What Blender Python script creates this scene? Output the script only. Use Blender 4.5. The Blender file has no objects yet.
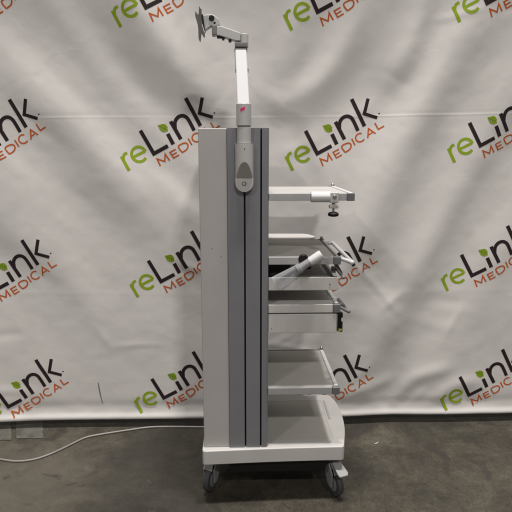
import bpy, bmesh, math, random
import numpy as np
from mathutils import Vector, Matrix
random.seed(7)
S = bpy.context.scene
COL = S.collection
R = math.radians

# ------------------------------------------------------------------ camera
CAM = Vector((0.0, -2.10, 1.49)); PITCH = R(10.9); YAW = R(1.667); FPX = 540.0
cd = bpy.data.cameras.new('camera'); cam = bpy.data.objects.new('camera', cd); COL.objects.link(cam)
cam.location = CAM; cam.rotation_euler = (R(90) - PITCH, 0, -YAW)
cd.sensor_width = 36; cd.lens = FPX / 512 * 36; cd.clip_end = 100; cd.clip_start = 0.05
S.camera = cam
CM = Matrix.Rotation(-YAW, 3, 'Z') @ Matrix.Rotation(R(90) - PITCH, 3, 'X')

def ray(px, py):
    return CM @ Vector(((px - 256) / FPX, -(py - 256) / FPX, -1))
def P(px, py, Y=0.0):            # measured photo pixel -> point on the upright plane at depth Y
    d = ray(px, py); t = (Y - CAM.y) / d.y; return CAM + d * t
def G(px, py, Z=0.0):            # measured photo pixel -> point on the level plane at height Z
    d = ray(px, py); t = (Z - CAM.z) / d.z; return CAM + d * t

# ------------------------------------------------------------------ light
S.view_settings.view_transform = 'Standard'; S.view_settings.look = 'None'
S.view_settings.exposure = 0; S.view_settings.gamma = 1
W = bpy.data.worlds.new('World'); S.world = W; W.use_nodes = True
W.node_tree.nodes['Background'].inputs[0].default_value = (1.0, 0.97, 0.935, 1)
W.node_tree.nodes['Background'].inputs[1].default_value = 0.185

def lamp(name, loc, tgt, size, power, col=(1, .964, .93)):
    l = bpy.data.lights.new(name, 'AREA'); l.shape = 'RECTANGLE'; l.size, l.size_y = size; l.energy = power; l.color = col
    o = bpy.data.objects.new(name, l); COL.objects.link(o); o.location = loc
    o.rotation_euler = (Vector(tgt) - Vector(loc)).to_track_quat('-Z', 'Y').to_euler()
    return o
lamp('ceiling_lamp', (-0.50, -0.95, 12.0), (0, 0, 0), (1.2, .3), 800)
lamp('ceiling_lamp', (1.60, -1.10, 12.0), (0.2, 0, 0), (1.2, .5), 1000)
lamp('ceiling_lamp', (2.00, -8.0, 7.7), (0.1, 0, .6), (.9, .28), 300)
lamp('ceiling_lamp', (-5.6, -8.0, 7.7), (0.1, 0, .6), (.9, .28), 190)

# ------------------------------------------------------------------ materials
def lin(c): return tuple(((v / 255) / 12.92 if v <= 10 else (((v / 255) + .055) / 1.055) ** 2.4) for v in c) + (1,)
def mat(name, rgb, rough=.5, metal=0.0, noise=.04, scale=30, bump=0.0, bscale=400, spec=.5, alpha=1.0, trans=0.0):
    m = bpy.data.materials.new(name); m.use_nodes = True; nt = m.node_tree; N = nt.nodes; L = nt.links
    b = N['Principled BSDF']
    c = rgb if len(rgb) == 4 else tuple(rgb) + (1,)
    tc = N.new('ShaderNodeTexCoord'); no = N.new('ShaderNodeTexNoise'); no.inputs['Scale'].default_value = scale; no.inputs['Detail'].default_value = 6
    L.new(tc.outputs['Object'], no.inputs['Vector'])
    rp = N.new('ShaderNodeValToRGB'); rp.color_ramp.elements[0].position = .3; rp.color_ramp.elements[1].position = .7
    rp.color_ramp.elements[0].color = tuple(v * (1 - noise) for v in c[:3]) + (1,)
    rp.color_ramp.elements[1].color = tuple(min(1, v * (1 + noise)) for v in c[:3]) + (1,)
    L.new(no.outputs['Fac'], rp.inputs['Fac']); L.new(rp.outputs['Color'], b.inputs['Base Color'])
    mr = N.new('ShaderNodeMapRange'); mr.inputs['To Min'].default_value = rough * .9; mr.inputs['To Max'].default_value = min(1, rough * 1.12)
    L.new(no.outputs['Fac'], mr.inputs['Value']); L.new(mr.outputs['Result'], b.inputs['Roughness'])
    b.inputs['Metallic'].default_value = metal; b.inputs['Specular IOR Level'].default_value = spec
    b.inputs['Alpha'].default_value = alpha; b.inputs['Transmission Weight'].default_value = trans
    if bump:
        n2 = N.new('ShaderNodeTexNoise'); n2.inputs['Scale'].default_value = bscale; n2.inputs['Detail'].default_value = 3
        L.new(tc.outputs['Object'], n2.inputs['Vector'])
        bp = N.new('ShaderNodeBump'); bp.inputs['Strength'].default_value = bump; bp.inputs['Distance'].default_value = .002
        L.new(n2.outputs['Fac'], bp.inputs['Height']); L.new(bp.outputs['Normal'], b.inputs['Normal'])
    return m

M = {}
M['casing'] = mat('powder_coat_casing', (.395, .378, .363), .55, spec=.3, noise=.03, scale=8, bump=.08, bscale=900)
M['profile'] = mat('grey_profile', (.180, .180, .190), .42, noise=.04, scale=12, bump=.04)
M['slot'] = mat('slot_black', (.008, .008, .009), .7)
M['white'] = mat('white_coat', (.465, .45, .432), .42, noise=.03, scale=10, bump=.06, bscale=800)
M['face'] = mat('pale_grey_coat', (.50, .482, .462), .5, noise=.03, scale=10, bump=.06, bscale=800)
M['mat'] = mat('grey_mat', (.45, .433, .40), .6, noise=.05, scale=14, bump=.1, bscale=500)
M['alu'] = mat('satin_aluminium', (.43, .425, .43), .45, metal=.35, noise=.05, scale=20)
M['cap'] = mat('grey_plastic', (.13, .13, .135), .5, noise=.06, scale=40)
M['glossw'] = mat('gloss_white', (.60, .595, .59), .3, spec=.4, noise=.015, scale=12)
M['cover'] = mat('white_arm_cover', (.43, .43, .44), .6, spec=.2, noise=.015, scale=12)
M['arm'] = mat('arm_grey', (.46, .453, .44), .42, noise=.04, scale=20)
M['armd'] = mat('arm_dark_grey', (.16, .158, .155), .5, noise=.06, scale=20)
M['taupe'] = mat('taupe_insert', (.25, .24, .218), .6, noise=.04, scale=30)
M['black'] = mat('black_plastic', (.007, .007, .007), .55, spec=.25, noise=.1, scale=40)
M['steel'] = mat('screw_steel', (.45, .45, .45), .3, metal=.9, noise=.1, scale=60)
M['tyre'] = mat('tyre_grey', (.045, .046, .05), .65, noise=.15, scale=50, bump=.15, bscale=200)
M['fork'] = mat('fork_grey', (.23, .235, .235), .4, noise=.08, scale=40)
M['pedal'] = mat('pedal_grey', (.27, .275, .275), .5, noise=.06, scale=40)
M['pink'] = mat('pink_label', lin((214, 20, 96)), .5, noise=.05, scale=60)
M['cable'] = mat('cable_white', (.22, .208, .19), .5, noise=.08, scale=20)
M['paper'] = mat('paper', (.42, .40, .38), .7)
M['thread'] = mat('dark_thread', (.03, .026, .022), .7)
M['clear'] = mat('clear_plastic', (.62, .64, .66), .22, noise=.02, scale=20, alpha=.42)
def clear_mat():
    m = M['clear']; nt = m.node_tree; b = nt.nodes['Principled BSDF']
    lw = nt.nodes.new('ShaderNodeLayerWeight'); lw.inputs['Blend'].default_value = .35
    mr = nt.nodes.new('ShaderNodeMapRange'); mr.inputs['To Min'].default_value = .05; mr.inputs['To Max'].default_value = .42
    nt.links.new(lw.outputs['Facing'], mr.inputs['Value']); nt.links.new(mr.outputs['Result'], b.inputs['Alpha'])
clear_mat()
M['frost'] = mat('frosted_plastic', (.33, .33, .34), .4, noise=.05, scale=30, alpha=.75)
M['brown'] = mat('clamp_foot_beige', (.42, .38, .33), .45, metal=.2)
M['green'] = mat('latch_green', lin((150, 150, 70)), .5)
M['ink'] = mat('dark_brown_ink', lin((43, 31, 33)), .7, spec=.2, noise=.10, scale=25)
M['inkg'] = mat('green_ink', lin((136, 160, 34)), .7, spec=.2, noise=.06, scale=25)
M['inkgd'] = mat('leaf_vein_ink', lin((92, 120, 30)), .62, noise=.06, scale=25)
M['inko'] = mat('orange_ink', lin((184, 86, 34)), .7, spec=.2, noise=.08, scale=25)
M['scuff'] = mat('scuff_grey', (.16, .15, .15), .7, noise=.2, scale=60)

def fabric_mat():
    m = mat('vinyl_backdrop', (.655, .628, .605), .52, noise=.03, scale=3.0, spec=.35)
    nt = m.node_tree; N = nt.nodes; L = nt.links; b = N['Principled BSDF']
    tc = N.new('ShaderNodeTexCoord')
    a = N.new('ShaderNodeTexNoise'); a.inputs['Scale'].default_value = 9; a.inputs['Detail'].default_value = 5; a.inputs['Distortion'].default_value = .6
    w = N.new('ShaderNodeTexNoise'); w.inputs['Scale'].default_value = 420; w.inputs['Detail'].default_value = 2
    L.new(tc.outputs['Object'], a.inputs['Vector']); L.new(tc.outputs['Object'], w.inputs['Vector'])
    b1 = N.new('ShaderNodeBump'); b1.inputs['Strength'].default_value = .10; b1.inputs['Distance'].default_value = .012
    b2 = N.new('ShaderNodeBump'); b2.inputs['Strength'].default_value = .10; b2.inputs['Distance'].default_value = .002
    L.new(a.outputs['Fac'], b1.inputs['Height']); L.new(w.outputs['Fac'], b2.inputs['Height'])
    L.new(b1.outputs['Normal'], b2.inputs['Normal']); L.new(b2.outputs['Normal'], b.inputs['Normal'])
    return m
M['fabric'] = fabric_mat()

def floor_mat():
    m = bpy.data.materials.new('worn_concrete'); m.use_nodes = True; nt = m.node_tree; N = nt.nodes; L = nt.links
    b = N['Principled BSDF']; tc = N.new('ShaderNodeTexCoord'); V = tc.outputs['Object']
    def noise(sc, det=6, rough=.55, dist=0.0, off=0.0):
        n = N.new('ShaderNodeTexNoise'); n.inputs['Scale'].default_value = sc; n.inputs['Detail'].default_value = det
        n.inputs['Roughness'].default_value = rough; n.inputs['Distortion'].default_value = dist
        mp = N.new('ShaderNodeMapping'); mp.inputs['Location'].default_value = (off, off * .7, 0)
        L.new(V, mp.inputs['Vector']); L.new(mp.outputs['Vector'], n.inputs['Vector']); return n.outputs['Fac']
    def ramp(f, p0, p1, c0, c1):
        r = N.new('ShaderNodeValToRGB'); e = r.color_ramp.elements
        e[0].position = p0; e[1].position = p1; e[0].color = c0; e[1].color = c1
        L.new(f, r.inputs['Fac']); return r.outputs['Color']
    def mix(kind, fac, a, c):
        x = N.new('ShaderNodeMix'); x.data_type = 'RGBA'; x.blend_type = kind
        if isinstance(fac, float): x.inputs[0].default_value = fac
        else: L.new(fac, x.inputs[0])
        L.new(a, x.inputs[6])
        if isinstance(c, tuple): x.inputs[7].default_value = c
        else: L.new(c, x.inputs[7])
        return x.outputs[2]
    c = ramp(noise(1.5, 8, .62, .3), .3, .72, (.034, .031, .0245, 1), (.078, .0715, .057, 1))
    c = mix('MULTIPLY', .9, c, ramp(noise(5.5, 8, .65, .5, 3), .28, .7, (.36, .345, .32, 1), (1.32, 1.28, 1.2, 1)))
    c = mix('MULTIPLY', .75, c, ramp(noise(28, 6, .7, .2, 9), .3, .7, (.58, .56, .54, 1), (1.3, 1.3, 1.28, 1)))
    c = mix('MULTIPLY', .8, c, ramp(noise(110, 6, .8, 0, 15), .3, .7, (.36, .35, .33, 1), (1.62, 1.6, 1.56, 1)))
    sp = ramp(noise(46, 3, .6, .4, 61), .72, .78, (0, 0, 0, 1), (.7, .7, .7, 1))          # grit and chips
    c = mix('MIX', sp, c, (.150, .142, .125, 1))
    sp = ramp(noise(31, 4, .6, 1.2, 83), .70, .75, (0, 0, 0, 1), (.7, .7, .7, 1))         # small dark scuffs
    c = mix('MIX', sp, c, (.020, .018, .015, 1))
    def spot(loc, size, soft, seed):      # a patch of another tone with a ragged edge
        mp = N.new('ShaderNodeMapping'); mp.vector_type = 'TEXTURE'; mp.inputs['Location'].default_value = (*loc, 0); mp.inputs['Scale'].default_value = (*size, 1)
        ad = N.new('ShaderNodeVectorMath'); ad.operation = 'ADD'
        nn = N.new('ShaderNodeTexNoise'); nn.inputs['Scale'].default_value = 4.5; nn.inputs['Detail'].default_value = 6
        m2 = N.new('ShaderNodeMapping'); m2.inputs['Location'].default_value = (seed, seed * .3, 0); L.new(V, m2.inputs['Vector']); L.new(m2.outputs['Vector'], nn.inputs['Vector'])
        sb_ = N.new('ShaderNodeVectorMath'); sb_.operation = 'MULTIPLY_ADD'; L.new(nn.outputs['Color'], sb_.inputs[0]); sb_.inputs[1].default_value = (.5, .35, 0); sb_.inputs[2].default_value = (-.25, -.175, 0)
        L.new(V, ad.inputs[0]); L.new(sb_.outputs[0], ad.inputs[1]); L.new(ad.outputs[0], mp.inputs['Vector'])
        ln = N.new('ShaderNodeVectorMath'); ln.operation = 'LENGTH'; L.new(mp.outputs['Vector'], ln.inputs[0])
        mr = N.new('ShaderNodeMapRange'); mr.interpolation_type = 'SMOOTHSTEP'; mr.inputs['From Min'].default_value = 1 + soft; mr.inputs['From Max'].default_value = 1 - soft; L.new(ln.outputs['Value'], mr.inputs['Value'])
        return mr.outputs['Result']
    def fade(f, k):
        q = N.new('ShaderNodeMath'); q.operation = 'MULTIPLY'; q.inputs[1].default_value = k; L.new(f, q.inputs[0]); return q.outputs[0]
    c = mix('MIX', fade(spot((-.42, .18), (.30, .48), .55, 2), .62), c, (.022, .020, .0165, 1))  # broad darker patch left of the cart
    c = mix('MIX', fade(spot((-1.05, .16), (.34, .34), .6, 7), .5), c, (.105, .092, .073, 1))
    c = mix('MIX', fade(spot((.98, .36), (.05, .13), .35, 11), .7), c, (.026, .022, .018, 1))  # old stains right of the cart
    c = mix('MIX', fade(spot((1.12, .26), (.035, .10), .3, 17), .6), c, (.026, .022, .018, 1))
    c = mix('MIX', fade(spot((-.40, -.06), (.09, .03), .35, 23), .7), c, (.020, .016, .013, 1))
    st = ramp(noise(4.2, 6, .6, .8, 21), .60, .66, (0, 0, 0, 1), (.75, .75, .75, 1))     # soaked-in stains
    c = mix('MIX', st, c, (.027, .023, .019, 1))
    sc = ramp(noise(9, 4, .55, .3, 33), .66, .74, (0, 0, 0, 1), (.45, .45, .45, 1))       # dusty worn patches
    c = mix('MIX', sc, c, (.105, .098, .085, 1))
    L.new(c, b.inputs['Base Color'])
    rr = N.new('ShaderNodeMapRange'); rr.inputs['To Min'].default_value = .42; rr.inputs['To Max'].default_value = .75
    L.new(noise(5, 6, .6, .2, 50), rr.inputs['Value']); L.new(rr.outputs['Result'], b.inputs['Roughness'])
    b.inputs['Specular IOR Level'].default_value = .35
    bp = N.new('ShaderNodeBump'); bp.inputs['Strength'].default_value = .35; bp.inputs['Distance'].default_value = .003
    L.new(noise(35, 8, .7, 0, 70), bp.inputs['Height']); L.new(bp.outputs['Normal'], b.inputs['Normal'])
    return m
M['floor'] = floor_mat()
M['patch'] = mat('worn_pale_paint', (.082, .076, .064), .6, noise=.35, scale=18, bump=.2, bscale=60)

# ------------------------------------------------------------------ object helpers
ORG = {}
def link(name, me, parent=None, origin=None):
    o = bpy.data.objects.new(name, me); COL.objects.link(o)
    origin = Vector(origin) if origin is not None else (ORG[parent.name] if parent else Vector((0, 0, 0)))
    base = ORG[parent.name] if parent else Vector((0, 0, 0))
    o.parent = parent; o.location = origin - base; ORG[o.name] = origin
    return o
def thing(name, label, cat, loc, group=None):
    o = bpy.data.objects.new(name, None); COL.objects.link(o); o.location = loc; ORG[o.name] = Vector(loc)
    o['label'] = label; o['category'] = cat; o.empty_display_size = .05
    if group: o['group'] = group
    return o

class MB:
    """collects shapes in world coordinates and links them as one mesh"""
    def __init__(s): s.b = bmesh.new(); s.mi = 0
    def _mark(s, faces):
        for f in faces: f.material_index = s.mi
    def box(s, lo, hi, bev=.0015, seg=2, rot=None, piv=None):
        t = bmesh.new(); bmesh.ops.create_cube(t, size=1)
        lo = Vector(lo); hi = Vector(hi); lo, hi = Vector([min(a, c) for a, c in zip(lo, hi)]), Vector([max(a, c) for a, c in zip(lo, hi)])
        c = (lo + hi) / 2; d = hi - lo
        for v in t.verts: v.co = Vector((v.co.x * d.x, v.co.y * d.y, v.co.z * d.z)) + c
        bev = min(bev, min(d) * .45)
        if bev > 0: bmesh.ops.bevel(t, geom=t.edges[:], offset=bev, segments=seg, affect='EDGES', profile=.5)
        if rot is not None: bmesh.ops.rotate(t, verts=t.verts[:], cent=piv if piv is not None else c, matrix=rot)
        s.merge(t); return s
    def merge(s, t):
        vm = {v: s.b.verts.new(v.co) for v in t.verts}
        for f in t.faces:
            try: n = s.b.faces.new([vm[v] for v in f.verts]); n.material_index = s.mi
            except ValueError: pass
        t.free()
    def ring(s, c, n, u, r, k): # ring of verts
        w = n.cross(u)
        return [s.b.verts.new(c + u * (r * math.cos(a)) + w * (r * math.sin(a))) for a in [2 * math.pi * i / k for i in range(k)]]
    def revolve(s, a, axis, prof, k=24, cap=True):
        """prof: (distance along axis, radius) pairs"""
        axis = Vector(axis).normalized(); u = axis.orthogonal().normalized(); a = Vector(a); rs = []
        for t, r in prof: rs.append(s.ring(a + axis * t, axis, u, max(r, 1e-5), k))
        for q in range(len(rs) - 1):
            for i in range(k):
                f = s.b.faces.new((rs[q][i], rs[q][(i + 1) % k], rs[q + 1][(i + 1) % k], rs[q + 1][i])); f.material_index = s.mi
        if cap:
            f = s.b.faces.new(rs[0][::-1]); f.material_index = s.mi
            f = s.b.faces.new(rs[-1]); f.material_index = s.mi
        return s
    def cyl(s, a, b, r, r2=None, k=24, bev=.001):
        a = Vector(a); b = Vector(b); d = (b - a); l = d.length; r2 = r if r2 is None else r2; e = min(bev, l * .3, r * .5)
        return s.revolve(a, d, [(0, r - e), (e, r), (l - e, r2), (l, r2 - e)], k)
    def tube(s, pts, r, k=10, cap=True):
        pts = [Vector(p) for p in pts]; rs = []; u = None
        for i, p in enumerate(pts):
            d = (pts[min(i + 1, len(pts) - 1)] - pts[max(i - 1, 0)]).normalized()
            u = d.orthogonal().normalized() if u is None else (u - d * u.dot(d)).normalized()
            rs.append(s.ring(p, d, u, r, k))
        for q in range(len(rs) - 1):
            for i in range(k):
                f = s.b.faces.new((rs[q][i], rs[q][(i + 1) % k], rs[q + 1][(i + 1) % k], rs[q + 1][i])); f.material_index = s.mi
        if cap: s._mark([s.b.faces.new(rs[0][::-1]), s.b.faces.new(rs[-1])])
        return s
    def ball(s, c, r, k=16, sc=(1, 1, 1)):
        t = bmesh.new(); bmesh.ops.create_uvsphere(t, u_segments=k, v_segments=k // 2, radius=r)
        for v in t.verts: v.co = Vector((v.co.x * sc[0], v.co.y * sc[1], v.co.z * sc[2])) + Vector(c)
        s.merge(t); return s
    def prism(s, pts, vec, bev=0.0, seg=2):
        """polygon (world points) extruded along vec"""
        t = bmesh.new(); vec = Vector(vec)
        vs = [t.verts.new(Vector(p)) for p in pts]; f = t.faces.new(vs)
        r = bmesh.ops.extrude_face_region(t, geom=[f])
        bmesh.ops.translate(t, verts=[e for e in r['geom'] if isinstance(e, bmesh.types.BMVert)], vec=vec)
        bmesh.ops.recalc_face_normals(t, faces=t.faces[:])
        if bev > 0: bmesh.ops.bevel(t, geom=t.edges[:], offset=bev, segments=seg, affect='EDGES', profile=.5)
        s.merge(t); return s
    def build(s, name, m, parent=None, origin=None, smooth=38, **props):
        bmesh.ops.recalc_face_normals(s.b, faces=s.b.faces[:])
        me = bpy.data.meshes.new(name); 
        o_ = Vector(origin) if origin is not None else (ORG[parent.name] if parent else Vector((0, 0, 0)))
        bmesh.ops.translate(s.b, verts=s.b.verts[:], vec=-o_)
        s.b.to_mesh(me); s.b.free()
        for x in (m if isinstance(m, (list, tuple)) else [m]): me.materials.append(x)
        me.shade_smooth(); me.set_sharp_from_angle(angle=R(smooth))
        o = link(name, me, parent, o_)
        wn = o.modifiers.new('weighted_normals', 'WEIGHTED_NORMAL'); wn.keep_sharp = True; wn.weight = 80
        for k_, v_ in props.items(): o[k_] = v_
        return o

def spline(pts, n=8):
    out = []; pts = [Vector(p) for p in pts]
    for i in range(len(pts) - 1):
        p0 = pts[max(i - 1, 0)]; p1 = pts[i]; p2 = pts[i + 1]; p3 = pts[min(i + 2, len(pts) - 1)]
        for j in range(n):
            t = j / n
            out.append(.5 * ((2 * p1) + (p2 - p0) * t + (2 * p0 - 5 * p1 + 4 * p2 - p3) * t * t + (3 * p1 - p0 - 3 * p2 + p3) * t ** 3))
    out.append(pts[-1]); return out

# ------------------------------------------------------------------ floor (structure)
f = MB()
vs = [f.b.verts.new(p) for p in ((-7, -7, 0), (7, -7, 0), (7, 5, 0), (-7, 5, 0))]; f.b.faces.new(vs)
fl = f.build('floor', M['floor']); fl['kind'] = 'structure'
# pale worn paint rectangles on the floor, under the backdrop's left part
pb = MB(); rnd = random.Random(3)
for (x0, y0, x1, y1) in ((-14, 419, 11, 441), (16, 419, 43, 439)):
    a, b_, c, d = G(x0, y1), G(x1, y1 - .5), G(x1, y0 - 3), G(x0, y0 - 3)
    pts = []
    for p, q in ((a, b_), (b_, c), (c, d), (d, a)):
        for i in range(12):
            v = p.lerp(q, i / 12); pts.append(pb.b.verts.new((v.x + rnd.uniform(-.003, .003), v.y + rnd.uniform(-.004, .004), .003)))
    pb.b.faces.new(pts)
pt = pb.build('floor_paint', M['patch']); pt['kind'] = 'structure'

# ------------------------------------------------------------------ backdrop
YB = 0.67
def vnoise(x, z, sc, seed):
    rs = np.random.RandomState(seed); T = rs.rand(64, 64)
    u = x * sc + 100; v = z * sc + 100; i = np.floor(u).astype(int); j = np.floor(v).astype(int); a = u - i; b = v - j
    a = a * a * (3 - 2 * a); b = b * b * (3 - 2 * b)
    g = lambda p, q: T[p % 64, q % 64]
    return (g(i, j) * (1 - a) + g(i + 1, j) * a) * (1 - b) + (g(i, j + 1) * (1 - a) + g(i + 1, j + 1) * a) * b - .5
FOLDS = [  # photo-measured crest lines, width (m), height toward the room (m)
    ([(-40, 20), (50, 105), (130, 185), (215, 262)], .095, .022),
    ([(110, -30), (160, 45), (215, 105)], .085, .018),
    ([(-40, 130), (40, 215), (80, 300), (95, 360)], .11, .010),
    ([(30, -30), (95, 55), (150, 120)], .05, .006),
    ([(150, 170), (185, 205), (215, 225)], .04, .007),
    ([(182, 250), (181, 330), (178, 400)], .012, .0025),
    ([(500, -30), (440, 70), (395, 160), (345, 270), (318, 350)], .085, .020),
    ([(560, 10), (480, 140), (430, 240), (385, 330), (360, 380)], .08, .018),
    ([(360, -30), (352, 30), (322, 80), (285, 105)], .055, .020),
    ([(300, -30), (296, 40), (280, 90)], .05, .009),
    ([(425, -30), (412, 40), (393, 78)], .045, .020),
    ([(560, 160), (500, 240), (455, 330), (430, 390)], .09, .010),
    ([(395, 400), (415, 378), (450, 368)], .03, .007),
    ([(430, 402), (455, 385), (480, 382)], .03, .006),
    ([(345, 395), (375, 385), (392, 378)], .025, .005),
    ([(338, 250), (375, 285), (395, 310)], .012, .002),
    ([(230, 60), (240, 110), (215, 160)], .08, .008),
]
rc = random.Random(12)
for _ in range(46):
    cx_, cy_ = rc.uniform(-20, 530), rc.uniform(0, 400) if rc.random() < .6 else rc.uniform(300, 405); a_ = R(rc.choice([rc.gauss(3, 8), rc.gauss(-40, 18), rc.gauss(88, 12)]) if cx_ > 240 else rc.choice([rc.gauss(-3, 8), rc.gauss(42, 18), rc.gauss(88, 12)])); l_ = rc.uniform(8, 34)
    dx_, dy_ = math.cos(a_) * l_, math.sin(a_) * l_
    FOLDS.append(([(cx_ - dx_, cy_ - dy_), (cx_ + rc.gauss(0, 1.5), cy_ + rc.gauss(0, 1.5)), (cx_ + dx_, cy_ + dy_)], rc.uniform(.010, .024), rc.choice([1, 1, -1]) * rc.uniform(.0008, .0024)))
FOLDW = [([(P(a, b, YB).x, P(a, b, YB).z) for a, b in pl], w, h) for pl, w, h in FOLDS]
ZC = P(256, 117, YB).z; ZC2 = P(256, 292, YB).z
HEM = P(256, 416.3, YB).z
def lean(z): return .07 * np.clip(np.asarray(z, float) - 1.45, 0, 2) ** 2
def PB(px, py):
    v = P(px, py, YB)
    return P(px, py, YB - float(lean(v.z)))
def surf(x, z):
    x = np.asarray(x, float); z = np.asarray(z, float)
    d = np.zeros_like(x)
    for k, (pl, w, h) in enumerate(FOLDW):
        q = [Vector((a, b, 0)) for a, b in pl]; q = spline(q, 6)
        best = np.full(x.shape, 1e9); tt = np.zeros_like(x); n = len(q) - 1
        for i in range(n):
            ax, az, bx, bz = q[i].x, q[i].y, q[i + 1].x, q[i + 1].y; ux, uz = bx - ax, bz - az
            t = np.clip(((x - ax) * ux + (z - az) * uz) / (ux * ux + uz * uz), 0, 1)
            r = (x - ax - ux * t) ** 2 + (z - az - uz * t) ** 2
            m = r < best; best = np.where(m, r, best); tt = np.where(m, (i + t) / n, tt)
        env = .25 + .75 * np.sin(np.pi * np.clip(tt * .9 + .05, 0, 1))
        wob = 1 + .35 * vnoise(x, z, 3.1, 40 + k)
        d += 1.15 * h * env * wob * np.exp(-best / (2 * (w * (1 + .25 * vnoise(x, z, 2.3, 80 + k))) ** 2))
    lo = np.clip((z - HEM) / .5, 0, 1)
    d += .022 * vnoise(x * 1.6, z * .45, 2.2, 1) + .003 * vnoise(x + .5 * z, z, 5, 2) * lo + .0012 * vnoise(x - .6 * z, z * .8, 11, 3) + .0007 * vnoise(x, z, 26, 4)
    wx = x + .10 * vnoise(x, z, 1.7, 21); wz = z + .10 * vnoise(x, z, 1.7, 22); bl = 1 / (1 + np.exp(-(x - .12) / .12))
    for ang, wt, sd_ in ((-44, 1 - bl, 31), (59, bl, 35)):
        c_, s_ = math.cos(R(ang)), math.sin(R(ang)); al = wx * c_ + wz * s_; ac = -wx * s_ + wz * c_
        up = .40 + .60 * np.clip((z - .65) / .6, 0, 1)
        d += up * wt * (.026 * vnoise(al * .45, ac * 3.4, 1, sd_) + .007 * vnoise(al * .8, ac * 7, 1, sd_ + 1) * (.4 + lo * .6) + .0010 * vnoise(al * 2.2, ac * 20, 1, sd_ + 2))
    zc = ZC + .012 * (vnoise(x, z * 0, 1.3, 9)) + .014 * x
    e = z - zc; d += (.00035 + .0006 * np.clip(vnoise(x, z * 0, 2.6, 77), -.4, 1)) * np.exp(-(e / .004) ** 2) - .0002 * np.exp(-((e - .012) / .008) ** 2)
    e = z - ZC2 - .004 * np.sin(x * 5); d += .0004 * np.exp(-(e / .008) ** 2)
    hb = (z - HEM)                                     # rolled hem with a rod pocket
    d += .010 * np.exp(-((hb - .006) / .020) ** 2) + .004 * vnoise(x, z, 9, 5) * np.exp(-(hb / .09) ** 2) + .0022 * vnoise(x * 1.6, z, 17, 6) * np.exp(-((hb - .04) / .05) ** 2)
    d += -.003 * np.exp(-((hb - .07) / .03) ** 2)
    return YB - d - lean(z)
def backdrop_mesh():
    xs = np.arange(-2.6, 2.601, .0125)
    z0 = HEM; z1 = 2.95
    zs = np.unique(np.round(np.concatenate([np.arange(z0, z0 + .15, .006), np.arange(z0 + .15, z1, .0125), np.arange(ZC - .07, ZC + .08, .0035)]), 5))
    X, Z = np.meshgrid(xs, zs); ZZ = Z + np.where(Z < z0 + .1, (z0 + .1 - Z) / .1, 0) * (.008 * vnoise(X, Z * 0, 1.1, 12) )
    Y = surf(X, ZZ)
    nx = len(xs); nz = len(zs)
    front = np.stack([X, Y, ZZ], -1).reshape(-1, 3)
    idx = np.arange(nx * nz).reshape(nz, nx)
    q = np.stack([idx[:-1, :-1], idx[:-1, 1:], idx[1:, 1:], idx[1:, :-1]], -1).reshape(-1, 4)
    # curl the hem under: two extra rows
    r1 = front[:nx].copy(); r1[:, 1] += .006; r1[:, 2] -= .004
    r2 = front[:nx].copy(); r2[:, 1] += .022; r2[:, 2] += .004
    r3 = front[:nx].copy(); r3[:, 1] += .026; r3[:, 2] += .05
    V = np.concatenate([front, r1, r2, r3]); b = nx * nz
    a0 = np.arange(nx)
    ex = []
    for up, dn in ((a0, a0 + b), (a0 + b, a0 + b + nx), (a0 + b + nx, a0 + b + 2 * nx)):
        ex.append(np.stack([dn[:-1], dn[1:], up[1:], up[:-1]], -1))
    Q = np.concatenate([q] + ex)
    me = bpy.data.meshes.new('backdrop'); me.from_pydata(V.tolist(), [], Q.tolist()); me.update()
    me.materials.append(M['fabric']); me.shade_smooth()
    return me
bd = link('backdrop', backdrop_mesh())
bd['label'] = 'creased white vinyl backdrop printed with slanted logos, hanging behind the cart'; bd['category'] = 'backdrop'

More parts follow.
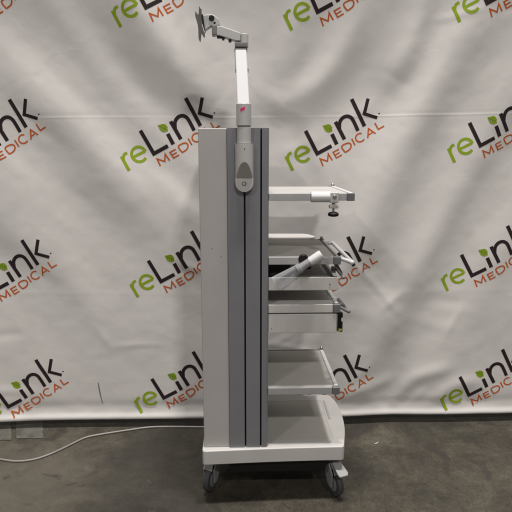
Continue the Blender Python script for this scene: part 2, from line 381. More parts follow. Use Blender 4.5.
# logo drawn once in backdrop metres, relative to the foot of its first letter
REF = P(293, 170.5, YB)
def lp(px, py): v = P(px, py, YB) - REF; return (v.x, v.z)
MPX = (P(330, 140, YB) - P(329, 140, YB)).length
def arc(cx, cy, rx, ry, a0, a1, n=22, tilt=-30):
    o = []
    for i in range(n + 1):
        a = R(a0 + (a1 - a0) * i / n); u, v = rx * math.cos(a), ry * math.sin(a); t = R(tilt)
        o.append((cx + u * math.cos(t) - v * math.sin(t), cy + u * math.sin(t) + v * math.cos(t)))
    return o
def sm(pts, n=6): return [(v.x, v.y) for v in spline([Vector((a, b, 0)) for a, b in pts], n)]
STROKES = [  # (material, width px, polyline px)
    (1, 3.1, [(285.9, 156.3), (292.9, 170.4)]), (1, 2.7, sm([(288.2, 161.0), (287.9, 157.0), (289.0, 154.2), (291.6, 152.7)])),
    (1, 2.7, [(296.9, 157.2), (309.0, 151.0)]), (1, 2.8, arc(302.9, 154.2, 7.1, 7.3, 2, -305, 34, -27)),
    (0, 3.7, [(305.6, 130.8), (317.3, 153.6), (331.6, 145.9)]),
    (0, 3.8, [(332.0, 134.0), (336.9, 144.4)]),
    (0, 3.7, [(335.5, 121.7), (344.6, 139.4)]), (0, 3.5, sm([(339.6, 129.2), (339.8, 122.5), (342.6, 118.0), (347.0, 116.2), (351.0, 117.6), (353.8, 121.6), (358.0, 130.8)])),
    (0, 3.7, [(351.7, 99.0), (364.5, 126.2)]), (0, 3.2, [(368.0, 98.6), (364.2, 113.8), (377.0, 117.8)]),
    (0, 1.1, [(378.2, 113.9), (379.6, 113.3)]),
    (2, 1.45, [(323.1, 165.9), (320.3, 158.9), (327.6, 161.2), (328.4, 153.9), (332.4, 160.4)]),
    (2, 1.35, [(339.0, 149.2), (333.2, 152.3), (336.4, 157.9), (342.0, 154.8)]), (2, 1.3, [(334.9, 155.1), (339.8, 152.4)]),
    (2, 1.4, sm([(345.2, 152.4), (341.7, 146.7), (346.0, 143.6), (349.6, 143.2), (351.2, 145.8), (349.6, 149.4), (345.2, 152.4)], 5)),
    (2, 1.45, [(351.7, 138.6), (355.0, 145.2)]),
    (2, 1.4, arc(360.1, 137.6, 4.6, 4.1, 55, 318, 20, -30)),
    (2, 1.4, [(367.6, 138.2), (368.4, 128.6), (375.2, 133.6)]), (2, 1.2, [(368.3, 134.9), (372.2, 132.6)]),
    (2, 1.4, [(374.6, 123.0), (377.9, 129.3), (383.5, 126.1)]),
]
def ribbon(pl, w):
    """2D polyline (metres) -> list of left / mid / right points with mitred corners, finely cut"""
    P2 = [Vector(p) for p in pl]; n = len(P2); L_ = []
    for i in range(n):
        d0 = (P2[i] - P2[max(i - 1, 0)]); d1 = (P2[min(i + 1, n - 1)] - P2[i])
        if d0.length < 1e-9: d0 = d1
        if d1.length < 1e-9: d1 = d0
        d0.normalize(); d1.normalize(); t = (d0 + d1)
        t = t.normalized() if t.length > 1e-6 else d1
        nrm = Vector((-t.y, t.x)); k = 1 / max(.35, nrm.dot(Vector((-d1.y, d1.x))))
        L_.append((P2[i], nrm * (w / 2 * k)))
    out = []
    for i in range(n - 1):
        m = max(1, int((P2[i + 1] - P2[i]).length / .010))
        for j in range(m):
            t = j / m; out.append((L_[i][0].lerp(L_[i + 1][0], t), L_[i][1].lerp(L_[i + 1][1], t)))
    out.append(L_[-1]); return out
def logo(rx, rz, i):
    V = []; F = []; MI = []
    for k, (mi, w, pl) in enumerate(STROKES):
        rb = ribbon([lp(*p) for p in pl], w * MPX); b = len(V)
        lift = .0005 + .00005 * (k % 5)
        for c, nn in rb:
            for s_ in (1, 0, -1): q = c + nn * s_; V.append((q.x + rx, lift, q.y + rz))
        for j in range(len(rb) - 1):
            for s_ in (0, 1): F.append((b + j * 3 + s_, b + j * 3 + s_ + 1, b + j * 3 + 4 + s_, b + j * 3 + 3 + s_)); MI.append(mi)
    # leaf over the i: pointed oval with veins
    A = Vector(lp(322.6, 125.6)); B = Vector(lp(332.4, 131.4)); ax = B - A; up = Vector((-ax.y, ax.x)).normalized(); n = 14
    b = len(V)
    for j in range(n + 1):
        t = j / n; h = 3.9 * MPX * math.sin(math.pi * t ** 1.15) ** 1.0
        for s_ in (1, 0, -1): q = A + ax * t + up * (h * s_ + .7 * MPX * math.sin(math.pi * t)); V.append((q.x + rx, .0007, q.y + rz))
    for j in range(n):
        for s_ in (0, 1): F.append((b + j * 3 + s_, b + j * 3 + s_ + 1, b + j * 3 + 4 + s_, b + j * 3 + 3 + s_)); MI.append(1)
    veins = [[(0.05, 0), (.95, .05)]] + [[(t, .02), (t + .16, s_ * .27)] for t in (.28, .48, .66) for s_ in (1, -1)]
    for vn in veins:
        rb = ribbon([A + ax * t + up * (ax.length * h + .7 * MPX * math.sin(math.pi * t)) for t, h in vn], .55 * MPX); b = len(V)
        for c, nn in rb:
            for s_ in (1, 0, -1): q = c + nn * s_; V.append((q.x + rx, .0010, q.y + rz))
        for j in range(len(rb) - 1):
            for s_ in (0, 1): F.append((b + j * 3 + s_, b + j * 3 + s_ + 1, b + j * 3 + 4 + s_, b + j * 3 + 3 + s_)); MI.append(3)
    V = np.array(V); V[:, 1] = surf(V[:, 0], V[:, 2]) - V[:, 1] - .0022 * np.clip((HEM + .13 - V[:, 2]) / .06, 0, 1)
    me = bpy.data.meshes.new('printed_logo'); me.from_pydata(V.tolist(), [], F)
    for x in ('ink', 'inkg', 'inko', 'inkgd'): me.materials.append(M[x])
    for p_, mi in zip(me.polygons, MI): p_.material_index = mi
    me.update()
    # all faces towards the room
    bm_ = bmesh.new(); bm_.from_mesh(me)
    for f_ in bm_.faces:
        if f_.normal.y > 0: f_.normal_flip()
    bm_.to_mesh(me); bm_.free(); me.shade_smooth()
    return link('printed_logo', me, bd)
LOGOS = [(-48, 29), (122.3, 28.5), (291.4, 31.3), (458.5, 23),
         (-41.5, 172.5), (130.5, 170.7), (293, 170.5), (453.5, 162.5),
         (-27, 306), (138.5, 296.8), (291, 301.5), (448, 291),
         (-12.5, 421), (142, 412.5), (290.5, 415), (446.5, 409.8),
         (622, 17), (612, 155), (603, 283), (599, 402), (-210, 30), (-205, 174), (-190, 311), (-165, 428)]   # the pattern runs on past both edges
for i, (a, b_) in enumerate(LOGOS): v = PB(a, b_); logo(v.x, v.z, i)
# dark crease mark low on the left of the backdrop
def mark(pl, w):
    V = []; F = []
    rb = ribbon([(P(a, b_, YB).x, P(a, b_, YB).z) for a, b_ in pl], w)
    for j, (c, nn) in enumerate(rb):
        k = .25 + .75 * math.sin(math.pi * min(1, .15 + .8 * j / len(rb)))
        for s_ in (1, -1): q = c + nn * s_ * k; V.append((q.x, 0, q.y))
    for j in range(len(rb) - 1): F.append((2 * j, 2 * j + 1, 2 * j + 3, 2 * j + 2))
    V = np.array(V); V[:, 1] = surf(V[:, 0], V[:, 2]) - .0006
    me = bpy.data.meshes.new('scuff'); me.from_pydata(V.tolist(), [], F); me.materials.append(M['scuff']); me.update()
    return link('scuff', me, bd)
mark(sm([(98.0, 382.5), (98.9, 388), (100.3, 395), (102.6, 404)]), .0065)

# ------------------------------------------------------------------ cart
cart = thing('medical_cart', 'tall pale grey wheeled equipment cart with dark grey column and open shelves', 'cart', (.13, .22, 0))
YF = .45                                   # far rail line
# --- base plinth
ZT = .258; ZBt = .192
def base_outline():
    pts = []
    y0, y1 = -.012, .50
    left = -.166
    pts = [(v.x, v.y) for v in spline([Vector(p) for p in ((.4395, .010, 0), (.449, .05, 0), (.468, .14, 0), (.479, .24, 0), (.481, .33, 0), (.476, .41, 0), (.462, .475, 0))], 6)]
    pts += [(.452, .488), (.440, .496), (.42, y1)]
    pts += [(left + .03, y1), (left + .01, y1 - .01), (left, y1 - .03), (left, -.008), (left + .0025, -.019), (left + .009, -.0255)]
    for i in range(13): t = i / 12; pts.append((left + .02 + (.405 - left) * t, -.026 + .020 * t + .004 * math.sin(t * math.pi)))
    pts += [(.428, -.0055), (.4335, -.003), (.437, .001), (.439, .006)]
    return pts
def inset(pts, d):
    P2 = [Vector(p) for p in pts]; n = len(P2); ar = sum(P2[i].x * P2[(i + 1) % n].y - P2[(i + 1) % n].x * P2[i].y for i in range(n)); sg = 1 if ar > 0 else -1; o = []
    for i in range(n):
        a = (P2[i] - P2[i - 1]).normalized(); b = (P2[(i + 1) % n] - P2[i]).normalized(); t = (a + b).normalized()
        o.append((P2[i].x - t.y * d * sg, P2[i].y + t.x * d * sg))
    return o
def polar(poly, c, ang):
    o = []
    n = len(poly); dx, dy = math.cos(ang), math.sin(ang); best = None
    for i in range(n):
        ax, ay = poly[i][0] - c[0], poly[i][1] - c[1]; bx, by = poly[(i + 1) % n][0] - c[0], poly[(i + 1) % n][1] - c[1]
        ex, ey = bx - ax, by - ay; den = dx * ey - dy * ex
        if abs(den) < 1e-12: continue
        t = (ax * ey - ay * ex) / den; s_ = (ax * dy - ay * dx) / den
        if t > 0 and -1e-6 <= s_ <= 1 + 1e-6: best = t if best is None else max(best, t)
    return (c[0] + dx * best, c[1] + dy * best)
OUT = base_outline(); REC = [(.400, .056), (.400, .43), (.12, .43), (.12, .056)]
cc = (.27, .25)
angs = sorted(set([math.atan2(p[1] - cc[1], p[0] - cc[0]) for p in OUT + REC] + [2 * math.pi * i / 90 - math.pi + .001 for i in range(90)]))
bb = MB()
loops = []
for poly, z in ((inset(OUT, .004), ZBt), (OUT, ZBt + .004), (OUT, ZT - .005), (inset(OUT, .0012), ZT - .002), (inset(OUT, .004), ZT), (REC, ZT), (inset(REC, .002), ZT - .007)):
    loops.append([bb.b.verts.new((*polar(poly, cc, a), z)) for a in angs])
nA = len(angs)
for q in range(len(loops) - 1):
    for i in range(nA): bb.b.faces.new((loops[q][i], loops[q][(i + 1) % nA], loops[q + 1][(i + 1) % nA], loops[q + 1][i]))
bb.b.faces.new(loops[0]); bb.b.faces.new(loops[-1])
base = bb.build('base', M['white'], cart)
MB().box((.1202, .0564, ZT - .0068), (.3996, .4296, ZT - .0012), .0006).build('shelf_mat', M['mat'], base)
MB().prism([(.410, .235, ZT + .0005), (.420, .235, ZT + .0005), (.420, .425, ZT + .0005), (.410, .425, ZT + .0005)], (0, 0, .002), .0008).build('grip_strip', M['alu'], base)
# underbody block, deepened and blackened to stand for the shade under the plinth
MB().box((-.055, .02, .128), (.365, .47, .1915), .004).build('chassis_shade', M['black'], base)

# --- column
ZTOP = P(230, 127.8, 0).z
xa = P(199.2, 200, 0).x; xb = P(227.6, 200, 0).x; xe = P(268.4, 300, 0).x
xs1 = P(245.0, 300, 0).x; xs2 = P(260.9, 300, 0).x
cas = MB().box((xa, .004, ZT - .0005), (xb - .0006, .448, ZTOP - .001), .004, 3).build('column_casing', M['casing'], cart)
sw = .0034; sd = .016; r = .011
prof = [(xb, -.002)]
def slot(x): return [(x - sw, -.002), (x - sw, sd), (x + sw, sd), (x + sw, -.002)]
prof += slot(xs1) + slot(xs2)
for i in range(7): a = R(90 * i / 6); prof.append((xe - r + r * math.sin(a), -.002 + r - r * math.cos(a)))
prof += [(xe, .450), (xb, .450)]
col = MB().prism([(x, y, ZT + .0005) for x, y in prof], (0, 0, ZTOP - ZT - .001)).build('column_profile', M['profile'], cart, smooth=20)
for x in (xs1, xs2): MB().box((x - sw + .0002, sd - .003, ZT + .001), (x + sw - .0002, sd - .0005, ZTOP - .002), 0).build('slot_lining', M['slot'], col)
for a, b_ in ((212, 248), (221, 256)):
    v = P(a, b_, .004); MB().cyl(v + Vector((0, .002, 0)), v + Vector((0, -.0006, 0)), .0022, k=10, bev=.0002).build('paint_chip', M['armd'], cas)

# --- shelves
XC = xe + .0005
def zpx(py, Y=0): return P(300, py, Y).z
def shelf(ytop, ybot, xcap0, xcap1, mats=('white', 'alu'), far_ball=True, front='bar', sect=2):
    zt = zpx(ytop); zb = zpx(ybot); x0 = P(xcap0, (ytop + ybot) / 2, 0).x; x1 = P(xcap1, (ytop + ybot) / 2, 0).x
    xf = x1 - .010
    tr = MB().box((XC, .013, zt - .006), (xf - .012, YF - .013, zt - .0012), .0015)
    tr.box((XC, .014, zb + .004), (xf - .014, YF - .014, zt - .0065), .001)
    tr = tr.build('shelf_tray', M[mats[0]], cart)
    for y in (0, YF):
        rl = MB().box((XC, y - .007 + (.007 if y == 0 else 0), zb), (x0 - .0006, y + .0125 - (.0125 if y else 0) + (0 if y == 0 else .002), zt), .0015).build('side_rail', M[mats[1]], tr)
        MB().box((x0, (-.0025 if y == 0 else y - .014), zb - .001), (x1, (.018 if y == 0 else y + .004), zt + .0012), .003, 3).build('corner_cap', M['cap'], tr)
    if front == 'bar':
        fb = MB()
        L0, L1 = .0185, YF - .0145
        n = sect + 1
        for i in range(n):
            a = L0 + (L1 - L0) * i / n; b_ = L0 + (L1 - L0) * (i + 1) / n
            fb.box((xf - .0115, a + .0016, zb + .002), (xf + .006, b_ - .0016, zt + .003), .003, 3)
        fb.build('front_bar', M['glossw'], tr)
    if far_ball:
        MB().ball((x1 - .012, YF - .004, zt + .007), .0085).build('end_knob', M['steel'], tr)
    return tr, zt, zb, x0, x1
# top shelf
shA, zA, zAb, xA0, xA1 = shelf(193.6, 200.8, 347, 354.8, ('white', 'alu'))
# handle shelf
shB, zB, zBb, xB0, xB1 = shelf(257.3, 264.6, 333.5, 341, ('mat', 'alu'), front=None)
# white raised lip on its far side and the front handle
Y0l, Y1l = .495, .55
lip = MB(); xl1 = P(315.5, 236, .52).x
pn = [P(269, 237.6, Y0l), P(312, 237.4, Y0l), P(315.5, 236.8, Y0l + .01), P(314, 235.8, Y0l + .03), P(308, 234.0, Y1l - .003), P(302, 233.5, Y1l), P(269, 233.5, Y1l)]
pn[0].x = XC; pn[-1].x = XC
lip.prism(pn, (0, 0, -.010), .002); lip.build('rear_lip', M['white'], shB)
MB().box((XC, YF + .0025, zB - .004), (xl1 - .03, YF + .012, pn[0].z - .012), .002).box((XC, YF + .002, pn[0].z - .016), (xl1 - .03, Y0l + .03, pn[0].z - .0112), .002).build('lip_support', M['face'], shB)
h0 = P(326, 243.5, YF * .80); h1 = P(332.5, 242.8, YF * .80); h2 = P(352.5, 262, .02); h3 = P(341, 259.3, .02)
h3 = Vector((xB1 - .004, .02, zB - .008)); zz = h3.z
h2 = P(352.5, 262.3, .02)
hd = MB().tube([h3, h3.lerp(h2, .55), h2 + Vector((-.006, 0, 0)), h2 + Vector((-.001, .006, 0)), h1 + Vector((0, -.006, 0)), h1 + Vector((-.006, 0, 0)), h0], .0085, 14)
hd.ball(h2 + Vector((-.003, 0, 0)), .0105); hd.build('front_handle', M['glossw'], shB)
fe = MB().box((xB1 - .014, .02, zBb + .002), (xB1 - .004, YF - .015, zB), .003); fe.build('front_edge', M['face'], shB)

# tier with shallow tray below it
z3t = zpx(277.5); z3b = zpx(290.4); x3 = P(338.5, 284, 0).x
t3 = MB()
t3.box((XC, .0, z3b), (x3, .005, z3t), .0018)                     # near wall
t3.box((XC, YF - .005, z3b), (x3, YF, z3t + .001), .0018)
t3.box((x3 - .006, .0055, z3b + .001), (x3 - .001, YF - .0055, z3t - .001), .0015)
t3.box((XC, .0055, z3b + .002), (x3 - .0065, YF - .0055, z3t - .012), .001)
tray3 = t3.build('pullout_tray', M['face'], cart)
v = P(330, 284, 0); MB().cyl(v + Vector((0, .001, 0)), v + Vector((0, -.002, 0)), .0032, k=14).build('screw', M['armd'], tray3)
MB().box((XC + .003, .03, z3t - .0115), (XC + .105, YF - .03, z3t + .012), .005, 3).build('black_block', M['black'], tray3)  # black block filling the column end of the tray
MB().box((x3 - .020, .01, z3t + .001), (x3 - .006, YF - .02, z3t + .006), .002).build('front_bar', M['glossw'], tray3)
a = P(336, 268.5, .10); b_ = P(343.5, 277.5, .005)
MB().tube([a, b_], .0058, 12).ball(b_, .0075).box((x3 - .012, .09, z3t - .004), (x3 + .004, .115, a.z + .008), .002).build('hinge_rod', M['armd'], tray3)

# lower shelf with drawer
shD, zD, zDb, xD0, xD1 = shelf(304.9, 312.9, 333, 340.5, ('face', 'face'), far_ball=False)
a = P(338.5, 299.5, .12); b_ = P(348.6, 311.3, .0)
MB().tube([a, b_], .0062, 12).ball(b_, .0085).ball(a, .0075).build('hinge_rod', M['armd'], shD)
for p_, q_ in ((Vector((xD1 - .004, .05, zD - .008)), a.lerp(b_, .5)), (Vector((xD1 - .004, .006, zD - .010)), b_ + Vector((-.006, .004, 0)))): MB().tube([p_, q_], .006, 10).build('rod_bracket', M['armd'], shD)
zdt = zpx(314.2); zdb = zpx(333.0); xd = P(336.4, 324, 0).x
dw = MB().box((XC, .001, zdb), (xd, YF - .002, zdt), .0025, 3).build('drawer', M['face'], cart)
xl = P(342.8, 324, 0).x
MB().box((xd + .0008, .010, zdb + .002), (xd + .006, YF - .03, zdt - .001), .001).build('drawer_front', M['face'], dw)
lt = MB().box((xd + .0065, .004, zdb + .003), (xl - .006, .024, zdt + .004), .002).box((xl - .010, .002, zdb + .001), (xl, .016, zdb + .045), .002).box((xd + .0065, .002, zdt - .018), (xl, .026, zdt + .002), .002)
latch = lt.build('latch', M['black'], dw)
MB().box((xd + .009, .0005, zdb + .006), (xl - .003, .0018, zdb + .016), .0004).build('latch_tab', M['green'], latch)
MB().cyl(P(269.8 + 1.7, 328.2, .001) + Vector((0, .001, 0)), P(271.5, 328.2, .001) + Vector((0, -.001, 0)), .002, k=10, bev=.0002).build('screw', M['armd'], dw)

# bottom shelf
shE, zE, zEb, xE0, xE1 = shelf(388.0, 394.6, 332.2, 339.8, ('mat', 'alu'))

# --- casters
def caster(loc, rz, brake, name='caster'):
    o = Vector(loc); rt = Matrix.Rotation(rz, 3, 'Z'); rad = .056; tr_ = .032    # local: wheel axis = x, trailing toward +y
    T = lambda x, y, z: o + rt @ Vector((x, y, z))
    fk = MB()
    fk.cyl(T(0, 0, .150), T(0, 0, .1915), .017, k=20).cyl(T(0, 0, .138), T(0, 0, .152), .026, k=24)
    for s_ in (-1, 1):
        pl = [(s_ * .0225, -.026, .142), (s_ * .0225, .020, .148), (s_ * .0225, .050, .110), (s_ * .0225, tr_ + .016, rad - .008), (s_ * .0225, tr_, rad - .015), (s_ * .0225, tr_ - .016, rad - .006), (s_ * .0225, -.012, .102)]
        fk.prism([T(*p) for p in pl], rt @ Vector((s_ * .005, 0, 0)), .0015)
    arcp = [(-.028, .104), (-.03, .128), (-.018, .146), (.0, .152), (.03, .146), (.052, .128), (.06, .110)]
    for i in range(len(arcp) - 1):
        (y0, z0), (y1, z1) = arcp[i], arcp[i + 1]
        fk.prism([T(-.0222, y0, z0), T(.0222, y0, z0), T(.0222, y1, z1), T(-.0222, y1, z1)], rt @ Vector((0, 0, .004)))
    c = fk.build(name, M['fork'], cart, origin=o)
    wp = [(-.0135, rad - .020), (-.0150, rad - .010), (-.0125, rad - .003), (-.006, rad - .0004), (0, rad), (.006, rad - .0004), (.0125, rad - .003), (.0150, rad - .010), (.0135, rad - .020)]
    w = MB().revolve(T(0, tr_, rad), rt @ Vector((1, 0, 0)), wp, 40).build('tyre', M['tyre'], c, origin=o)
    hb = MB().revolve(T(0, tr_, rad), rt @ Vector((1, 0, 0)), [(-.0175, .012), (-.0165, .030), (-.0140, .034), (.0140, .034), (.0165, .030), (.0175, .012)], 28)
    hb.cyl(T(-.029, tr_, rad), T(.029, tr_, rad), .007, k=14).build('hub', M['armd'], c, origin=o)
    if brake:
        pl = [(-.020, .034, .152), (.020, .034, .152), (.025, .092, .128), (.019, .101, .121), (-.019, .101, .121), (-.025, .092, .128)]
        br = MB().prism([T(*p) for p in pl], rt @ Vector((0, .003, .009)), .0022)
        for k in range(4): br.box(T(-.014, .060 + k * .012, .140 - k * .0052), T(-.0139, .060 + k * .012, .140 - k * .0052), 0) if False else None
        br.build('brake_pedal', M['pedal'], c, origin=o)
    return c
wl = G(211, 489.5); wr = G(334.5, 494)
def place(contact, rz, brake):
    d = Matrix.Rotation(rz, 3, 'Z') @ Vector((0, .032, 0)); p = Vector((contact.x, contact.y, 0)) - d; p.z = 0
    return caster(p, rz, brake)
place(wl, R(155), False)
place(wr, R(-158), True)
place(Vector((-.10, .44, 0)), R(30), False)
place(Vector((.37, .43, 0)), R(-70), False)

# ------------------------------------------------------------------ monitor arm on the column
arm = thing('monitor_arm', 'jointed grey monitor arm with glossy white spring cover, mounted on the cart column', 'monitor arm', P(244.5, 190, -.02))
yA = -.018
bx0 = P(235.2, 165, yA).x; bx1 = P(253.4, 165, yA).x; cxb = (bx0 + bx1) / 2; rb_ = (bx1 - bx0) / 2
zb1 = P(244, 143.6, yA).z; zb0 = P(244, 192.2, yA).z
pts = [(bx1, yA, zb1), (bx0, yA, zb1)]
for i in range(17): a = R(180 + 180 * i / 16); pts.append((cxb + rb_ * math.cos(a), yA, zb0 + rb_ + rb_ * math.sin(a)))
br = MB().prism(pts, (0, .0155, 0), .0035, 3)
# half-round body cut off by a slanting flat face that carries the taupe insert
yb_ = yA + .006; zlo = P(244, 178.2, -.03).z; zhi = P(244, 161.5, -.05).z; NA, NZ = 64, 64
def cutpt(a, z):
    x = cxb + (rb_ - .0006) * math.cos(a); y = yb_ + (rb_ - .0006) * math.sin(a)
    pl_ = -.0265 + (yb_ - rb_ + .0265) * (z - zlo) / (zhi - zlo)
    return (x, max(y, pl_), z), y < pl_ - 1e-6
bmi = MB(); vb = {}; vi = {}
for q in range(NZ):
    for i in range(NA):
        za, zc2 = zlo + (zb1 - zlo) * q / NZ, zlo + (zb1 - zlo) * (q + 1) / NZ; a0_, a1_ = R(180 + 180 * i / NA), R(180 + 180 * (i + 1) / NA)
        cs = [cutpt(a0_, za), cutpt(a1_, za), cutpt(a1_, zc2), cutpt(a0_, zc2)]; cut = sum(c[1] for c in cs) >= 3
        tgt, dic = (bmi, vi) if cut else (br, vb); vv = []
        for c in cs:
            k_ = tuple(round(t * 1e5) for t in c[0])
            if k_ not in dic: dic[k_] = tgt.b.verts.new((c[0][0], c[0][1] - (.0006 if cut else 0), c[0][2]))
            if dic[k_] not in vv: vv.append(dic[k_])
        if len(vv) > 2:
            try: tgt.b.faces.new(vv)
            except ValueError: pass
br.prism([(cxb + (rb_ - .002) * math.cos(R(180 + 180 * i / 24)), yb_ + (rb_ - .002) * math.sin(R(180 + 180 * i / 24)), zb1 - .001) for i in range(25)], (0, 0, .0015))
pl = [(bx1, -.0258, zlo + .0006), (bx0, -.0258, zlo + .0006)]
for i in range(17): a = R(180 + 180 * i / 16); pl.append((cxb + rb_ * math.cos(a), -.0258, zb0 + rb_ + rb_ * math.sin(a)))
br.prism(pl, (0, .014, 0), .0022, 3)
br = br.build('bracket', M['arm'], arm, smooth=30)
bmi.build('bracket_insert', M['taupe'], br, smooth=30)
v = P(244.2, 183.8, -.025)
scr = MB().cyl(v + Vector((0, .001, 0)), v + Vector((0, -.0008, 0)), .0092, k=28, bev=.0004).build('screw', M['armd'], br)
v2 = MB().cyl(v + Vector((0, .0005, 0)), v + Vector((0, -.0016, 0)), .0052, k=20, bev=.0004).build('screw_head', M['arm'], br)
v = P(244.5, 149.0, yA - .035); v.y = yA + .006 - rb_ + .0015
MB().cyl(v + Vector((0, .002, 0)), v + Vector((0, -.0012, 0)), .0022, k=10, bev=.0003).build('pin_hole', M['black'], br)
# stacked collars, slightly wider upwards
yc = yA + .006
cl = P(236.9, 135, yc).x; cr = P(251.2, 135, yc).x; cc_ = (cl + cr) / 2; rc = (cr - cl) / 2
z0 = zb1; z1 = P(244, 127.2, yc).z; z2 = P(244, 103.8, yc).z; zm = P(244, 126.0, yc).z
MB().revolve((cc_, yc, z0), (0, 0, 1), [(.0006, rc - .002), (.003, rc), (z1 - z0 - .001, rc), (z1 - z0, rc - .0012)], 40).build('lower_collar', M['arm'], arm)
MB().cyl((cc_, yc, z1 - .0005), (cc_, yc, zm), rc - .0025, k=32).build('collar_gap', M['armd'], arm)
uc = (P(236.2, 115, yc).x + P(251.2, 115, yc).x) / 2; ru = (P(251.2, 115, yc).x - P(236.2, 115, yc).x) / 2
upc = MB().revolve((uc, yc, zm), (0, 0, 1), [(0, ru - .0015), (.0015, ru), (z2 - zm - .002, ru + .0002), (z2 - zm, ru - .0015)], 40).build('upper_collar', M['arm'], arm)
# pink sticker, wrapped on the collar
st = MB(); vz = P(242.4, 109.6, yc).z; a0 = -1.72; W_ = .62; rr = ru + .0008; gr = []
for j in range(4):
    row = []
    for i in range(7):
        u = i / 6; a = a0 - W_ / 2 + W_ * u + (j - 1.5) * .02; row.append(st.b.verts.new((uc + rr * math.cos(a), yc + rr * math.sin(a), vz + (u - .5) * .007 + (j - 1.5) * .0036)))
    gr.append(row)
for j in range(3):
    for i in range(6): st.b.faces.new((gr[j][i], gr[j][i + 1], gr[j + 1][i + 1], gr[j + 1][i]))
st.build('sticker', M['pink'], upc)
# spring arm leaning away over the cart
yT = .235
pA = P(243.4, 105.0, yc + .004); pB = P(240.7, 48.5, yT)
axis = (pB - pA).normalized(); side = Vector((1, 0, 0)); side = (side - axis * side.dot(axis)).normalized(); nrm = axis.cross(side); nrm = -nrm if nrm.z < 0 else nrm
L_ = (pB - pA).length
def obox(mb, o, ax, sd_, nn, lo, hi, bev=.002, seg=2):
    t = bmesh.new(); bmesh.ops.create_cube(t, size=1); lo = Vector(lo); hi = Vector(hi); c = (lo + hi) / 2; d = hi - lo
    for v_ in t.verts: v_.co = Vector((v_.co.x * d.x, v_.co.y * d.y, v_.co.z * d.z)) + c
    bmesh.ops.bevel(t, geom=t.edges[:], offset=bev, segments=seg, affect='EDGES', profile=.5)
    for v_ in t.verts: v_.co = o + sd_ * v_.co.x + ax * v_.co.y + nn * v_.co.z
    mb.merge(t); return mb
hw = .0235
sp = obox(MB(), pA, axis, side, nrm, (-hw + .0015, -.006, -.016), (hw - .0015, L_ + .012, .004), .004, 3).build('spring_arm', M['armd'], arm)
obox(MB(), pA, axis, side, nrm, (-hw, -.004, -.002), (hw, L_, .0085), .005, 3).build('spring_cover', M['cover'], sp)
obox(MB(), pA, axis, side, nrm, (-hw - .002, L_ * .62, -.020), (-hw + .001, L_ + .002, .0), .0012).build('spring_side_plate', M['armd'], sp)
obox(MB(), pA, axis, side, nrm, (hw - .001, L_ * .62, -.020), (hw + .0035, L_ + .002, .0), .0012).build('spring_side_plate', M['armd'], sp)
# elbow
e0 = P(240.5, 34.2, yT); e1 = P(248.0, 34.2, yT); eb = P(244, 47.6, yT)
ecx = P(243.8, 40, yT).x; er = .0175
elb = MB()
elb.cyl((P(244.2, 40, yT).x, yT, eb.z), (P(244.2, 40, yT).x, yT, e0.z), (e1.x - P(239.6, 40, yT).x) / 2, k=32, bev=.002)
elb = elb.build('elbow', M['arm'], arm)
MB().box((P(234.8, 44, yT).x, yT - .022, eb.z - .001), (P(247.6, 44, yT).x, yT + .022, P(240, 43.0, yT).z), .003).build('elbow_knuckle', M['armd'], elb)
# forearm toward the left
fz = lambda x, y: P(x, y, yT)
pl = [fz(213.0, 26.6), fz(221.5, 27.0), fz(240.2, 33.6), fz(240.4, 41.8), fz(236, 41.6), fz(220, 36.6), fz(212.2, 35.6)]
fo = MB().prism([Vector((p.x, yT - .020, p.z)) for p in pl], (0, .040, 0), .003, 3).build('forearm', M['arm'], arm)
v = fz(212, 26); w_ = fz(220.8, 36)
MB().box((v.x, yT - .0225, w_.z), (fz(217.2, 30).x, yT + .0225, v.z), .003, 3).build('forearm_end', M['armd'], fo, )
for (x0, y0, x1, y1) in ((217, 36.2, 225.5, 38.4), (228.5, 40.0, 231.5, 42.2), (222, 38.0, 224.5, 40.2)):
    p, q = fz(x0, y0), fz(x1, y1)
    MB().box((p.x, yT - .014, q.z), (q.x, yT + .010, p.z), .002).build('cable_clip', M['black'], fo)
# tilt head
pl = [fz(202.6, 16.0), fz(211, 15.2), fz(214.5, 16.2), fz(219.5, 20), fz(220.6, 26.4), fz(212, 26.4), fz(204.5, 31.6)]
th = MB().prism([Vector((p.x, yT - .017, p.z)) for p in pl], (0, .034, 0), .003, 3).build('tilt_head', M['arm'], arm)
v = fz(211.8, 19.2); MB().cyl((v.x, yT - .016, v.z), (v.x, yT - .0205, v.z), .0112, k=28).build('pivot_cap', M['black'], th)
v = fz(214.8, 23.8); MB().cyl((v.x, yT - .016, v.z), (v.x, yT - .0185, v.z), .0045, k=16).build('pivot_screw', M['black'], th)
# screen mounting plate, seen nearly edge on, with two crossed spider arms
pc = fz(199.4, 24.5)
t0 = fz(200.8, 15.8); t1 = fz(204.6, 31.6)
bk = MB().prism([Vector((p.x, yT - .028, p.z)) for p in (fz(200.6, 16), fz(203.4, 16), fz(205.4, 31.2), fz(202.6, 31.8))], (0, .056, 0), .001).build('plate_backing', M['black'], arm)
tilt = Matrix.Rotation(R(-4), 3, 'Y')
pm = MB()
c0 = fz(199.6, 24.2)
ctr = [(-.034, -.034), (.034, -.034), (.034, .034), (-.034, .034)]
rzp = Matrix.Rotation(R(15), 3, 'Z') @ Matrix.Rotation(R(-8), 3, 'Y')
plate_pts = []
for k in range(4):
    a = R(45 + 90 * k)
    for da, rr_ in ((-.16, .075), (.16, .075), (.60, .038), (math.pi / 2 - .60, .038)):
        plate_pts.append(c0 + rzp @ Vector((0, rr_ * math.cos(a + da), rr_ * math.sin(a + da))))
pm.prism(plate_pts, rzp @ Vector((.003, 0, 0)), .0006)
mp_ = pm.build('mount_plate', M['armd'], arm)

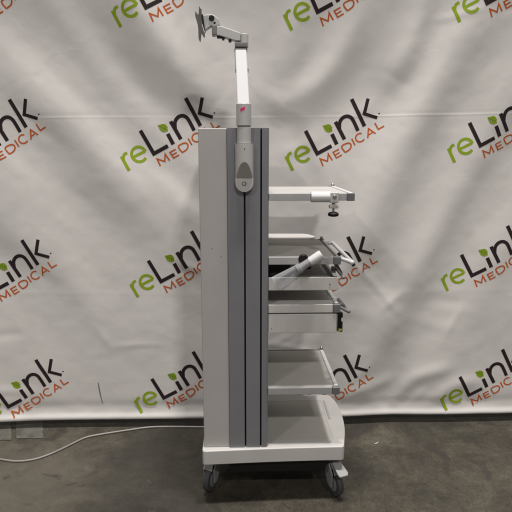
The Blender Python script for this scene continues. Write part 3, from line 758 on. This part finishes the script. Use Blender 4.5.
# ------------------------------------------------------------------ rail clamp on the top shelf
kc = P(321, 196.5, -.002)
cl_ = thing('rail_clamp', 'white sleeve clamp with black knob gripping the rail of the top shelf', 'clamp', P(334, 201, -.012))
s0 = P(311, 195.8, -.004); s1 = P(331.5, 195.8, -.004); zc_ = (zA + zAb) / 2
sl = MB().revolve((s0.x, .0045, zc_ + .001), (1, 0, 0), [(0, .019), (.002, .0212), (s1.x - s0.x - .001, .0212), (s1.x - s0.x, .019)], 36).build('sleeve', M['glossw'], cl_)
j0 = P(330.5, 197, -.018); j1 = P(338.8, 197, -.018)
jw = MB().box((j0.x, -.0185, zAb - .008), (j1.x, .022, zA + .006), .004, 3).build('clamp_jaw', M['white'], cl_)
v = Vector(((j0.x + j1.x) / 2, -.0185, P(334.6, 197, -.0185).z))
MB().cyl(v + Vector((0, .001, 0)), v + Vector((0, -.003, 0)), .0082, k=24).build('bolt', M['steel'], jw)
MB().cyl(v + Vector((0, -.002, 0)), v + Vector((0, -.0036, 0)), .004, k=6, bev=.0003).build('bolt_socket', M['armd'], jw)
kx = P(333.6, 205, -.006).x; f0 = P(333, 205.0, -.006).z; f1 = P(333, 208.2, -.006).z
MB().box((P(329.2, 206, -.006).x, -.018, f1), (P(338, 206, -.006).x, .008, f0), .002).box((kx - .006, -.010, f0 - .001), (kx + .006, .002, zAb - .007), .001).build('clamp_foot', M['brown'], cl_)
k1 = P(333, 214.2, -.006).z
MB().cyl((kx, -.005, f1 + .001), (kx, -.005, k1), .0045, k=14).build('clamp_screw', M['steel'], cl_)
MB().revolve((kx, -.005, k1 - .009), (0, 0, 1), [(0, .012), (.002, .0185), (.006, .0212), (.011, .0212), (.015, .018), (.018, .010)], 30).build('knob', M['black'], cl_)

# ------------------------------------------------------------------ clear tube holder leaning in front of the tray
yt = -.030
tb = thing('tube_holder', 'slanted clear plastic tube with white cap, clipped in front of the pull-out tray', 'tube', P(298, 266, yt))
a = P(275.5, 283.5, yt); b_ = P(321.8, 254.2, yt); ax = (b_ - a); LL = ax.length; ax.normalize()
px = LL / math.hypot(321.8 - 275.5, 283.5 - 254.2)
fn = MB().revolve(a, ax, [(0, 7.6 * px), (LL * .48, 5.0 * px), (LL * .50, 4.8 * px), (LL * .49, 4.6 * px), (0.0, 7.2 * px), (0, 7.6 * px)], 32, cap=False).build('funnel', M['clear'], tb)
MB().revolve(a, ax, [(LL * .10, 4.0 * px), (LL * .45, 3.3 * px)], 24).build('inner_tube', M['clear'], tb)
MB().revolve(a + ax * LL * .47, ax, [(0, 4.7 * px), (.002, 5.2 * px), (LL * .075, 5.2 * px), (LL * .085, 4.6 * px)], 32).build('ring', M['frost'], tb)
MB().revolve(a + ax * LL * .55, ax, [(0, 4.0 * px), (LL * .20, 4.0 * px)], 28).build('sleeve', M['frost'], tb)
MB().revolve(a + ax * LL * .74, ax, [(0, 4.0 * px), (.003, 4.5 * px), (LL * .22, 4.9 * px), (LL * .255, 4.5 * px), (LL * .26, 3.4 * px)], 32).build('cap', M['glossw'], tb)
v = P(303.5, 259.0, yt + .022)
MB().cyl(v + Vector((0, .010, 0)), v + Vector((0, -.006, 0)), .0195, k=28, bev=.004).build('clip_knob', M['black'], tb)
v2 = P(308, 266.5, yt + .016)
MB().box((v2.x - .014, yt + .010, v2.z - .011), (v2.x + .012, yt + .026, v2.z + .012), .004).build('clip_block', M['black'], tb)

# ------------------------------------------------------------------ loose things on the floor
r_ = .0052
cp = [(-260, 441), (-190, 436), (-120, 443), (-60, 452), (-20, 456.5), (0, 459.3), (16, 461.2), (33, 459.6), (49, 454.6), (65, 447.4), (78, 440.9), (87, 437.2), (100, 434.5), (129, 430.0), (149, 427.3), (168, 426.7), (200, 427.0), (235, 428), (270, 432)]
cpts = [G(x, y, r_) for x, y in cp]
cbl = MB().tube(spline(cpts, 10), r_, 12).build('power_cable', M['cable'], None)
cbl['label'] = 'white power cable curving across the floor toward the cart from the left'; cbl['category'] = 'cable'
pc_ = G(377, 444); sb = MB()
for k in range(3):
    o_ = pc_ + Vector((.007 * (k - 1), .006 * (k - 1) + .004, 0)); n = 6; q = []
    for i in range(n):
        a = 2 * math.pi * i / n + k; q.append(o_ + Vector((.0062 * math.cos(a) * (1 - .2 * k), .0042 * math.sin(a * 1.1), .002 + .002 * random.random())))
    sb.prism(q, (0, 0, .0012))
sp_ = sb.build('paper_scrap', M['paper']); sp_['label'] = 'tiny white paper scrap lying on the concrete right of the cart'; sp_['category'] = 'scrap'
tp = [G(x, y, .0014) for x, y in ((288, 494), (286, 498), (283.5, 501), (284, 504), (287, 506.5), (290, 508))]
td = MB().tube(spline(tp, 8), .0014, 6).build('thread', M['thread']); td['label'] = 'short dark thread lying on the floor in front of the cart'; td['category'] = 'thread'
